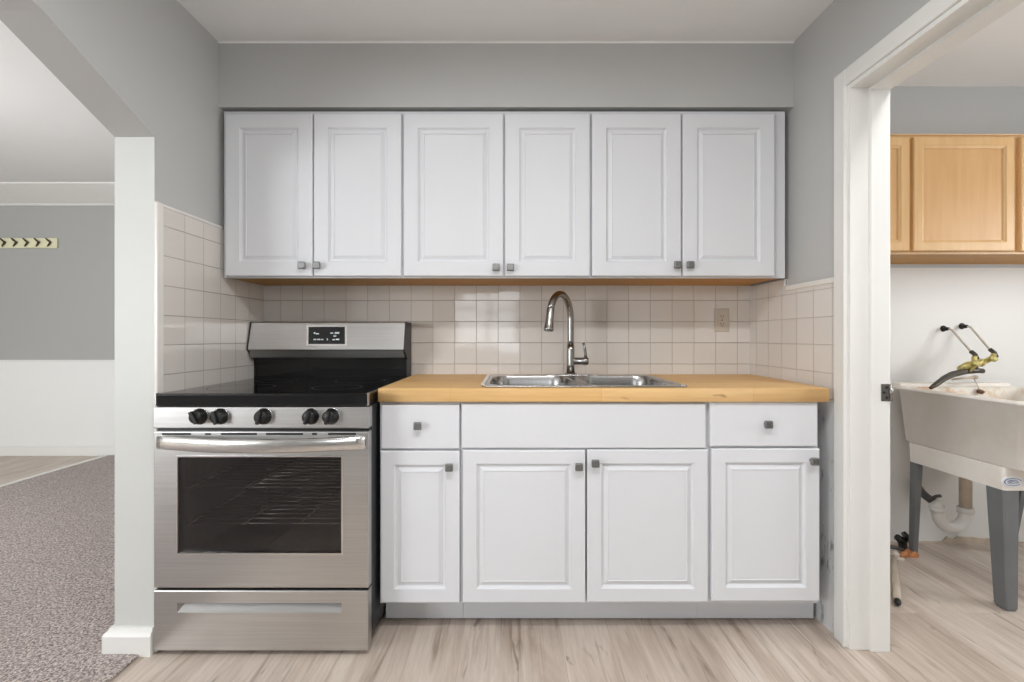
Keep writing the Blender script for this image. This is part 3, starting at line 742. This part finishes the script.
    for p in pts:
        hh, th = 0.023, 0.011
        L.append([(p[0], p[1] + th * math.copysign(abs(math.cos(a)) ** 0.7, math.cos(a)), p[2] + hh * math.copysign(abs(math.sin(a)) ** 0.7, math.sin(a))) for a in [2 * PI * k / 20 for k in range(20)]])
    b.loft(L, smooth=True)
    for xe in (hx0, hx1):
        sg = 1 if xe == hx0 else -1
        xa, xb = sorted((xe, xe + sg * 0.075)); b.box(xa + 0.004, xb, y0 - 0.024, y0 + 0.001, hz - 0.014, hz + 0.014, 0.004)
    b.build('handle', M['steel_bright'], od)
    # drawer with a recessed grip
    zw0, zw1 = zr(651), zr(590.5); gx0, gx1, gz0, gz1 = X(177, s), X(341.5, s), zr(612.5), zr(603)
    b = MB()
    b.loft([ring(y0 + 0.036, x0 + 0.001, x1 - 0.001, zw0, zw1), ring(y0 + 0.004, x0 + 0.001, x1 - 0.001, zw0, zw1), ring(y0 + 0.001, x0 + 0.002, x1 - 0.002, zw0 + 0.001, zw1 - 0.001),
            ring(y0, x0 + 0.005, x1 - 0.005, zw0 + 0.004, zw1 - 0.004), ring(y0, gx0, gx1, gz0, gz1)], True, False)
    dr = b.build('drawer', M['steel'], t)
    b = MB(); b.loft([ring(y0, gx0, gx1, gz0, gz1), ring(y0 + 0.018, gx0 + 0.016, gx1 - 0.003, gz0 + 0.023, gz1 - 0.0005)], False, True); b.build('grip', M['lip_steel'], dr)
    for xa in (x0 + 0.04, x1 - 0.04):
        for ya in (y0 + 0.07, yb - 0.06):
            b = MB(); b.lathe([(0.016, 0), (0.016, 0.012), (0.007, 0.014), (0.007, 0.04)], (xa, ya, 0.0005)); b.build('foot', M['black'], t)
    # backguard
    yb2 = yb; A = Vector((0, D(211.5), Z(322.3, 211.5))); B = Vector((0, D(214.5), Z(349.5, 214.5)))
    Cc = (D(211), Z(357.5, 211))
    b = MB(); b.prism([(A.y + 0.004, A.z), (yb2, A.z - 0.004), (yb2, B.z - 0.004), (B.y + 0.006, B.z - 0.004), (B.y, B.z), (A.y, A.z - 0.004)], 0, x0 + 0.006, x1 - 0.012); bg = b.build('backguard', M['steel'], t)
    b = MB(); b.prism([(B.y + 0.005, B.z - 0.0042), (yb2, B.z - 0.0042), (yb2, Cc[1] + 0.0005), (B.y + 0.016, Cc[1] + 0.0005)], 0, x0 + 0.010, x1 - 0.014); b.build('lip', M['lip_steel'], bg)
    b = MB(); b.prism([(yb2, Cc[1]), (yb2, zt - 0.02), (D(210), zt - 0.02), (D(210), zt + 0.004), (D(208), zt + 0.008), (D(208), Cc[1] - 0.012), (D(210.5), Cc[1] - 0.010), (D(210.5), Cc[1] - 0.0035)], 0, x0 + 0.008, x1 - 0.013); b.build('lower_panel', M['black_glass'], bg)
    for xa, xb in ((x0, x0 + 0.006), (x1 - 0.0115, x1 - 0.007)):
        b = MB(); b.prism([(A.y - 0.001, A.z + 0.002), (yb2, A.z + 0.002), (yb2, zt - 0.01), (D(208.5), zt - 0.01), (D(208.5), Cc[1] - 0.01), (B.y - 0.002, B.z)], 0, xa, xb); b.build('end_cap', M['range_side'], bg)
    # display, set into the sloped face
    nrm = Vector((0, B.z - A.z, A.y - B.y)); nrm = Vector((0, -abs(nrm.y), abs(nrm.z))).normalized()
    A2 = Vector((0, A.y, A.z - 0.004))
    def P(px, py, lift):
        u = (py - 323.5) / (349.5 - 323.5); q = A2.lerp(B, u); q = Vector((X(px, F / q.y), q.y, q.z)) + nrm * lift; return tuple(q)
    def slab(b, a, c_, d, e, l0, l1): b.loft([[P(a, e, l0), P(c_, e, l0), P(c_, d, l0), P(a, d, l0)], [P(a, e, l1), P(c_, e, l1), P(c_, d, l1), P(a, d, l1)]])
    b = MB(); slab(b, 306.8, 346.8, 325.6, 345.8, 0.0, 0.0015); b.build('display_surround', M['steel_trim'], bg)
    b = MB(); slab(b, 308.6, 345.0, 327.3, 344.2, 0.0014, 0.0026); ds = b.build('display', M['black_glass'], t)
    for a, c_, d, e in ((314, 315.6, 332.6, 334.2), (316, 319.2, 333.6, 334.8), (313.6, 316.5, 339.2, 340.4), (317.3, 320.6, 339.2, 340.4), (321.2, 323.6, 339.4, 340.4), (327, 328.2, 338.8, 340.6),
                        (330.6, 333.5, 333.0, 334.0), (335, 339.5, 332.6, 334.2), (333.5, 336.5, 336.0, 336.9), (332.6, 335.2, 339.4, 340.6), (336, 339.4, 339.0, 340.4)): 
        b = MB(); slab(b, a, c_, d, e, 0.0026, 0.0028); b.build('display_mark', M['display_mark'], ds)
stove()

# ------------------------------------------------------------------ laundry room
def laundry_cabinets():
    sc = 215.8; y0 = D(sc); zb, zt = Z(253.2, sc), Z(134, sc)
    units = [(XRO + 0.03, X(1018.5, sc), [(X(820, sc), X(910.2, sc)), (X(913.8, sc), X(1015.5, sc))], 'honey maple wall cabinet over the laundry tub, one full door in view'),
             (X(1018.7, sc), X(1018.7, sc) + 0.80, [(X(1021.5, sc), X(1021.5, sc) + 0.37), (X(1021.5, sc) + 0.39, X(1021.5, sc) + 0.77)], 'second maple wall cabinet cut off by the right edge, only a sliver in view')]
    for x0, x1, doors, lab in units:
        t = thing('laundry_cabinet', lab, 'cabinet', ((x0 + x1) / 2, YLAU - 0.02, zb), 'maple wall cabinets in the laundry')
        b = MB(); carcass(b, x0, x1, y0 + 0.038, YLAU - 0.001, zb, zt, bottom=False); b.build('carcass', M['maple'], t)
        b = MB(); face_frame(b, x0, x1, y0 + 0.019, y0 + 0.038, zb, zt, [(zb, zb + 0.04), (zt - 0.04, zt)], [(doors[0][1] + doors[1][0]) / 2], 0.038); b.build('face_frame', M['maple'], t)
        b = MB(); b.box(x0, x1, y0 + 0.038, YLAU - 0.01, zb, zb + 0.012); b.build('bottom_panel', M['under_wood'], t)
        b = MB(); b.box(x0, x1, y0 + 0.012, y0 + 0.040, zt, zt + 0.006, 0.002); b.build('top_moulding', M['maple'], t)
        for a, c_ in doors:
            b = MB(); b.mats = [M['maple'], M['maple_panel']]
            inset_door(b, a, c_, zb + 0.010, zt - 0.012, y0, [(0, 0.018), (0, 0.004), (0.004, 0), (0.040, 0), (0.044, 0.0035), (0.050, 0.005), (0.053, 0.0095)], M['maple'])
            b.bm.faces.ensure_lookup_table(); b.bm.faces[-1].material_index = 1
            b.build('door', None, t)
laundry_cabinets()

def tub():
    x0, x1, y0, y1 = 1.955, 2.58, 1.79, D(193)
    t = thing('utility_tub', 'stained white laundry tub on grey legs against the laundry wall', 'sink', ((x0 + x1) / 2, (y0 + y1) / 2, 0))
    zr = 0.850
    b = MB(); b.mats = [M['tub'], M['tub_in']]
    out = [rrect(1.980, 2.555, 1.815, 2.360, 0.035, 0.577), rrect(1.972, 2.563, 1.808, 2.375, 0.035, 0.585), rrect(1.963, 2.568, 1.803, 2.402, 0.03, zr - 0.016),
           rrect(x0, x1, y0, y1, 0.03, zr - 0.015), rrect(x0 - 0.002, x1 + 0.002, y0 - 0.002, y1, 0.03, zr - 0.008), rrect(x0 + 0.003, x1 - 0.003, y0 + 0.003, y1 - 0.003, 0.03, zr - 0.001), rrect(x0 + 0.008, x1 - 0.008, y0 + 0.008, y1 - 0.006, 0.03, zr),
           rrect(x0 + 0.018, x1 - 0.018, y0 + 0.022, y1 - 0.075, 0.04, zr)]
    b.loft(out, cap0=False, cap1=False, m=M['tub'], smooth=True)
    inn = [rrect(x0 + 0.018, x1 - 0.018, y0 + 0.022, y1 - 0.075, 0.04, zr), rrect(x0 + 0.021, x1 - 0.021, y0 + 0.026, y1 - 0.080, 0.04, zr - 0.010), rrect(2.006, 2.53, 1.84, 2.34, 0.05, 0.62), rrect(2.03, 2.505, 1.865, 2.315, 0.05, 0.597)]
    b.loft(inn, cap0=False, cap1=True, m=M['tub_in'], smooth=True)
    b.bm.faces.new([b.bm.verts.new(p) for p in rrect(1.980, 2.555, 1.815, 2.360, 0.035, 0.577)])
    b.build('basin', None, t)
    # back splash ledge
    b = MB(); b.box(x0 + 0.03, x1 - 0.03, y1 - 0.030, y1 + 0.03, zr - 0.006, zr + 0.014, 0.005); b.build('back_ledge', M['tub'], t)
    b = MB(); lo = [rrect(1.972, 2.545, 1.884, 2.335, 0.012, 0.484, 3), rrect(1.970, 2.547, 1.882, 2.337, 0.012, 0.5768, 3), rrect(1.990, 2.527, 1.902, 2.317, 0.006, 0.5768, 3), rrect(1.990, 2.527, 1.902, 2.317, 0.006, 0.484, 3)]
    b.loft(lo + [lo[0]], False, False); sk = b.build('apron', M['tub'], t)
    for (ca, cb, sx, sy) in ((1.974, 1.886, 1, 1), (2.543, 1.886, -1, 1), (1.974, 2.333, 1, -1), (2.543, 2.333, -1, -1)):
        b = MB(); w0, w1 = (0.078, 0.056) if sy > 0 else (0.040, 0.030)
        px = ca; py = cb
        def ring(w, ox, oy, z):
            xa, xb = sorted((px + sx * ox, px + sx * (ox + w * 0.85))); ya, yc = sorted((py + sy * oy, py + sy * (oy + w)))
            cch = w * 0.08
            return [(xa + cch, ya, z), (xb - cch, ya, z), (xb, ya + cch, z), (xb, yc - cch, z), (xb - cch, yc, z), (xa + cch, yc, z), (xa, yc - cch, z), (xa, ya + cch, z)]
        foot = (0.004, -0.008) if sy > 0 else (0.030, -0.045)
        b.loft([ring(w1 * 0.8, foot[0] + w1 * 0.1, foot[1] + w1 * 0.1, 0.0006), ring(w1, foot[0], foot[1], 0.014), ring(w0, 0.0, 0.0, 0.487)]); b.build('leg', M['grey_leg'], t)
    # oval badge
    b = MB(); bx, bz, by = 2.004, 0.520, 1.8835; n = 36
    def ov(rx, rz, y): return [(bx + rx * math.cos(2 * PI * k / n), y, bz + rz * math.sin(2 * PI * k / n)) for k in range(n)]
    b.loft([ov(0.044, 0.022, by), ov(0.044, 0.022, by - 0.002), ov(0.042, 0.020, by - 0.0028)]); bd = b.build('badge', M['badge_white'], t); bd['label'] = 'white oval badge with a blue looping emblem'
    b = MB()
    def strip(pts, r): b.tube([(bx + u, by - 0.0030, bz + v) for u, v in pts], r, 6, flat=(1, 0.3))
    strip([(0.034 * math.cos(a), 0.0145 * math.sin(a)) for a in [math.radians(d) for d in range(20, 325, 12)]], 0.0026)
    strip([(-0.022, -0.001), (-0.010, 0.0065), (0.006, 0.0075), (0.016, 0.004), (0.022, -0.002)], 0.0026)
    strip([(-0.018, -0.006), (-0.004, 0.0015), (0.010, 0.000), (0.018, -0.0055)], 0.0024)
    strip([(-0.010, -0.009), (0.004, -0.0055), (0.014, -0.009)], 0.0014)
    b.build('emblem', M['badge_blue'], bd)
tub()

def trap():
    s = 204.0; y = D(s)
    xp, xl = X(965.5, s), X(938, s)
    t = thing('drain_trap', 'white plastic drain trap hanging under the laundry tub', 'pipe', (xp, y, 0.15))
    b = MB(); b.tube([(xp, y, 0.578), (xp, y, Z(510, s))], 0.0245, 18); b.build('tailpiece', M['beige_pipe'], t)['label'] = 'stained beige drain pipe'
    zt, zb = Z(510, s), Z(526, s)
    b = MB(); r = 0.026; xm = (xp + xl) / 2; hw = (xp - xl) / 2
    path = [(xp, y, zt + 0.012), (xp, y, zt - 0.01)]
    for k in range(1, 16):
        a = PI * k / 16; path.append((xm + hw * math.cos(a), y, zt - 0.018 - (zt - zb - 0.01) * 1.0 * math.sin(a)))
    path += [(xl, y, zt), (xl - 0.006, y, zt + 0.022), (xl - 0.022, y + 0.004, zt + 0.042)]
    b.tube(path, r, 18)
    b.lathe([(0.0, 0), (0.033, 0.0), (0.033, 0.026), (0.0, 0.026)], (xp, y, zt - 0.012), n=24)
    b.lathe([(0.0, 0), (0.032, 0.0), (0.032, 0.022), (0.0, 0.022)], (xl - 0.002, y, zt - 0.002), (-0.2, 0, 1), n=24)
    b.build('trap_bend', M['pvc'], t)
    b = MB(); e = path[-1]
    b.tube([e, (e[0] + 0.004, y + 0.05, e[2] + 0.010), (e[0] + 0.045, y + 0.12, e[2] + 0.008), (e[0] + 0.105, YLAU + 0.01, e[2] + 0.014)], 0.018, 14)
    b.tube([(e[0] - 0.004, y + 0.01, e[2] + 0.01), (e[0] + 0.004, y - 0.012, e[2] + 0.030), (e[0] + 0.022, y - 0.014, e[2] + 0.032)], 0.0075, 10)
    b.build('waste_arm', M['dark_pipe'], t)['label'] = 'dark grey pipe into the wall'
trap()

def tub_faucet():
    s2 = 187.0; s3 = 198.0
    h1, h2 = Vector((X(943, s2), YLAU, Z(329, s2))), Vector((X(961.5, s2), YLAU, Z(326.5, s2)))
    e1, e2 = Vector((X(974, s3), D(s3), Z(355, s3))), Vector((X(993, s3), D(s3), Z(353, s3)))
    t = thing('tub_faucet', 'tarnished brass faucet on two bent pipes above the laundry tub', 'faucet', tuple((h1 + h2) / 2))
    for h, e in ((h1, e1), (h2, e2)):
        out = h + Vector((0.004, -0.045, -0.004))
        b = MB(); b.tube([h + Vector((0, 0.01, 0)), h + Vector((0, -0.025, 0)), out, out.lerp(e, 0.1), out.lerp(e, 0.5), e], 0.0055, 10); p = b.build('supply_pipe', M['pale_pipe'], t)
        b = MB(); b.lathe([(0.017, 0), (0.017, 0.002), (0.010, 0.004)], h + Vector((0.001, -0.0002, 0.002)), (0, -1, 0), 14); b.lathe([(0.009, 0), (0.010, 0.02), (0.008, 0.034)], h, (0, -1, 0), 12)
        b.build('wall_fitting', M['slot'], p)
        b = MB(); b.tube([e.lerp(out, 0.14), e + Vector((0.003, -0.003, 0.002)), e + Vector((0.006, -0.01, -0.022))], 0.0100, 12); b.build('elbow', M['old_spout'], p)
    c = (e1 + e2) / 2
    b = MB(); sb = 200.0; yb = D(sb)
    q = lambda px, py, dy=0.0: (X(px, sb), yb + dy, Z(py, sb))
    b.tube([q(959, 368.5), q(968, 365.5), q(978, 363), q(986, 361), q(993, 357)], [0.012, 0.020, 0.017, 0.013, 0.010], 14)
    b.tube([q(974, 366), q(974.5, 356)], 0.011, 12); b.tube([q(991, 360), q(994, 354)], 0.011, 12)
    b.lathe([(0.016, -0.008), (0.019, 0), (0.016, 0.008)], q(981, 363), (1, 0, 0.3), 14)
    b.lathe([(0.010, 0), (0.012, 0.03), (0.017, 0.034), (0.017, 0.042), (0, 0.044)], q(969, 365.5), (0.1, -1, 0.4), 14)
    b.lathe([(0.010, 0), (0.012, 0.03), (0.017, 0.034), (0.017, 0.042), (0, 0.044)], q(986, 361), (0.1, -1, 0.4), 14)
    b.tube([q(966, 371, -0.02), q(972, 364, -0.03), q(977, 359, -0.03)], 0.006, 8)
    b.build('valve_body', M['brass'], t)
    b = MB()
    b.tube([q(983, 371.0), q(976, 370.5), q(966, 371), (X(952, 204), D(204), Z(374.5, 204)), (X(944, 208), D(208), Z(378.5, 208)), (X(936, 211), D(211), Z(384.5, 211)), (X(930.5, 213), D(213), Z(388.0, 213))], [0.012, 0.0135, 0.0155, 0.015, 0.0135, 0.0115, 0.007], 14)
    b.tube([q(975, 371), q(975, 364)], 0.013, 12)
    b.build('spout', M['old_spout'], t)
tub_faucet()

def tub_bits():
    # soap dish arm / stopper hanging on the inside
    s = 205.0; y = 2.345
    t = thing('tub_stopper', 'rusty brown stopper hanging on a thin chain inside the laundry tub', 'stopper', (X(979.5, F / y), y, Z(391, F / y)))
    sq = F / y
    b = MB(); b.lathe([(0.0, 0), (0.011, 0.001), (0.015, 0.010), (0.016, 0.016), (0.008, 0.020), (0, 0.021)], (X(979.5, sq), y, Z(393.5, sq)), (0.15, -0.3, 1), 18); b.build('plug', M['rust'], t)
    b = MB(); b.tube([(X(979.5, sq), y, Z(390, sq)), (X(977.5, sq), y + 0.004, Z(384, sq)), (X(976, sq), y + 0.012, Z(378.5, sq))], 0.0018, 6); b.build('chain', M['copper'], t)
    t2 = MB(); t2.tube([(X(976.5, sq), y + 0.012, Z(377.5, sq)), (X(966, sq), y + 0.004, Z(378.0, sq)), (X(951, sq), y - 0.006, Z(379.5, sq))], [0.0075, 0.0055, 0.004], 10)
    t2.lathe([(0.0, 0), (0.010, 0), (0.010, 0.014), (0, 0.015)], (X(976, sq), y + 0.012, Z(377.6, sq)), (1, 0.1, 0.1), 12)
    o = t2.build('overflow_rod', M['beige_pipe']); tag(o, 'thin tan rod lying level just below the brass tub faucet', 'rod')
tub_bits()

# things left on the laundry floor behind the door frame
def floor_bits():
    b = MB(); s = F / 1.0
    p0 = Vector((X(897.5, 243), D(243), 0.0150)); p1 = Vector((X(893.5, 204), D(204), 0.0150))
    t = thing('plastic_pipe', 'beige plastic pipe with a dark end lying on the laundry floor by the door frame', 'pipe', (p0.x, p0.y, 0))
    b = MB(); b.tube([p0, p0.lerp(p1, 0.5), p1], 0.0145, 16); pp = b.build('tube', M['beige_pipe'], t)
    d = (p0 - p1).normalized()
    b = MB(); b.lathe([(0.0, -0.002), (0.0115, -0.002), (0.0115, 0.018), (0.008, 0.022), (0.007, 0.034), (0.0, 0.035)], p0, d, 16); b.build('end_fitting', M['slot'], t)
    # grey rod
    s = 197.0
    a = Vector((X(884, 199), D(199), 0.05)); c_ = Vector((X(907, 197), D(197), 0.011))
    b = MB(); b.tube([a, a.lerp(c_, 0.5) + Vector((0, 0, 0.006)), c_], [0.011, 0.010, 0.008], 12); o = b.build('metal_rod', M['dark_pipe']); tag(o, 'dark grey rod lying behind the beige pipe near the rear tub leg', 'rod')
    # black fitting leaning behind
    s = 193.0; yy = D(193)
    t = thing('pipe_fitting', 'black angular pipe fitting on the laundry floor beside the rear tub leg', 'fitting', (X(904, s), yy, 0))
    b = MB(); b.tube([(X(897, s), yy, Z(537, s)), (X(902, s), yy, Z(540.5, s)), (X(905, s), yy + 0.01, Z(549, s)), (X(905, s), yy + 0.012, 0.004)], [0.016, 0.021, 0.020, 0.018], 10); b.build('elbow', M['black'], t)
    b = MB(); b.lathe([(0.0, 0), (0.030, 0), (0.030, 0.016), (0.019, 0.02), (0, 0.02)], (X(904.5, s), yy - 0.004, Z(537.5, s)), (0.9, -0.2, 0.5), 6, smooth=False); b.build('nut', M['black'], t)
    # wood chips and torn paper, one mesh each
    chips = [(909, 555, 0.032, 0.3, 'broad orange wood chip against the rear tub leg'), (914, 557, 0.026, 1.2, 'orange wood chip at the right of the heap of scraps'), (904, 557.5, 0.024, 2.1, 'small orange wood chip at the front of the heap of scraps')]
    def shard(name, mat, px, py, sz, rot, lab, cat, grp, h=0.012):
        sc = (py - CY) / H; x, y = X(px, sc), D(sc); rnd = random.Random(int(px * 10))
        n = 7; L = []
        for z, k in ((0.0008, 0.9), (h * 0.55, 1.0), (h, 0.55)):
            lp = []
            for i in range(n):
                a = 2 * PI * i / n + rot; rr = sz * k * (0.75 + 0.45 * math.sin(i * 2.3 + rot * 3) ** 2)
                lp.append((x + rr * math.cos(a), y + 0.6 * rr * math.sin(a), z + (0.25 * h * math.sin(i * 1.7 + rot) + 0.2 * h if z > 0.001 else 0)))
            L.append(lp)
        b = MB(); b.loft(L); o = b.build(name, mat); tag(o, lab, cat, grp)
    for px, py, sz, r, lab in chips: shard('wood_chip', M['chip'], px, py, sz, r, lab, 'wood chip', 'wood chips on the laundry floor', 0.022)
    shard('paper_scrap', M['paper'], 895, 556, 0.030, 0.7, 'torn white paper scrap next to the door frame on the laundry floor', 'paper', 'paper scraps on the laundry floor', 0.016)
    shard('paper_scrap', M['paper'], 901, 560, 0.018, 1.9, 'small white paper scrap in front of the orange wood chips', 'paper', 'paper scraps on the laundry floor', 0.010)
floor_bits()

# broken plaster line at the foot of the laundry wall
b = MB(); xx = 1.95; rnd = random.Random(3); top = []
while xx < 3.6: top.append((xx, rnd.uniform(0.012, 0.042) if 2.3 < xx < 2.62 or xx > 2.75 else rnd.uniform(0.004, 0.012))); xx += rnd.uniform(0.02, 0.05)
pts = [(top[0][0], 0.0)] + top + [(top[-1][0], 0.0)]
b.prism([(p[0], p[1]) for p in pts], 1, YLAU - 0.008, YLAU) if False else b.loft([[(p[0], YLAU - 0.008, p[1]) for p in pts], [(p[0], YLAU, p[1]) for p in pts]])
struct(b.build('trim_broken_plaster', M['beige_pipe']))

# ------------------------------------------------------------------ coat rack on the far living room wall
def coat_rack():
    s = 108.2; yb = YLIV
    t = thing('coat_rack', 'pale yellow coat rack board with dark hooks on the far grey wall', 'coat rack', (X(20, s), yb, Z(243, s)))
    b = MB(); b.box(X(-30, s), X(57, s), yb - 0.019, yb - 0.0003, Z(248, s), Z(238, s), 0.004); b.build('board', M['yellow_board'], t)
    for px in (-19.5, -8, 3.2, 14.6, 26, 37.3, 48.8):
        x = X(px, s); z = Z(242.6, s); y = yb - 0.019
        b = MB(); b.box(x - 0.024, x + 0.0, y - 0.003, y, z - 0.030, z + 0.034, 0.001) if False else None
        b.tube([(x - 0.022, y - 0.004, z + 0.038), (x + 0.004, y - 0.010, z + 0.018), (x + 0.032, y - 0.016, z + 0.000), (x + 0.014, y - 0.010, z - 0.018), (x - 0.006, y - 0.003, z - 0.034)], [0.006, 0.0075, 0.008, 0.0075, 0.006], 10)
        b.lathe([(0.011, 0), (0.011, 0.008)], (x + 0.018, y + 0.001, z), (0, -1, 0), 10)
        b.build('hook', M['hook'], t)
coat_rack()

# ceiling lamps out of view; laundry and living ones added to brighten their rooms
def strip_lamp(key, zc, lab):
    x, y, z, a, b_ = STRIPS[key]
    t = thing('strip_lamp', lab, 'lamp', (x, y, zc), 'ceiling strip lamps')
    b = MB(); b.box(x - a / 2 - 0.012, x + a / 2 + 0.012, y - b_ / 2 - 0.012, y + b_ / 2 + 0.012, z + 0.012, zc - 0.0005, 0.004); b.build('housing', M['white_paint'], t)
    b = MB(); b.box(x - a / 2, x + a / 2, y - b_ / 2, y + b_ / 2, z, z + 0.0118, 0.003); b.build('diffuser', M['lamp_glass'], t)
strip_lamp('kitchen', ZC, 'long white strip lamp on the kitchen ceiling')
strip_lamp('laundry', ZLAU, 'short white strip lamp added on the laundry ceiling')
def added_hanging_lamp():  # unseen pendant, put in to brighten the living room
    x, y, zb = LIVING_FILL; zc = ZL
    t = thing('added_hanging_lamp', 'hanging bulb lamp added to light the carpeted room', 'lamp', (x, y, zc))
    b = MB(); b.lathe([(0.06, 0), (0.06, -0.02), (0.008, -0.03), (0.008, zb + 0.11 - zc)], (x, y, zc - 0.0005), n=24); b.build('rod', M['nickel'], t)
    b = MB(); b.lathe([(0.0, 0.044), (0.018, 0.047), (0.032, 0.060), (0.030, 0.078), (0.016, 0.095), (0.014, 0.110)], (x, y, zb), n=20); b.build('bulb', M['lamp_glass'], t)
added_hanging_lamp()
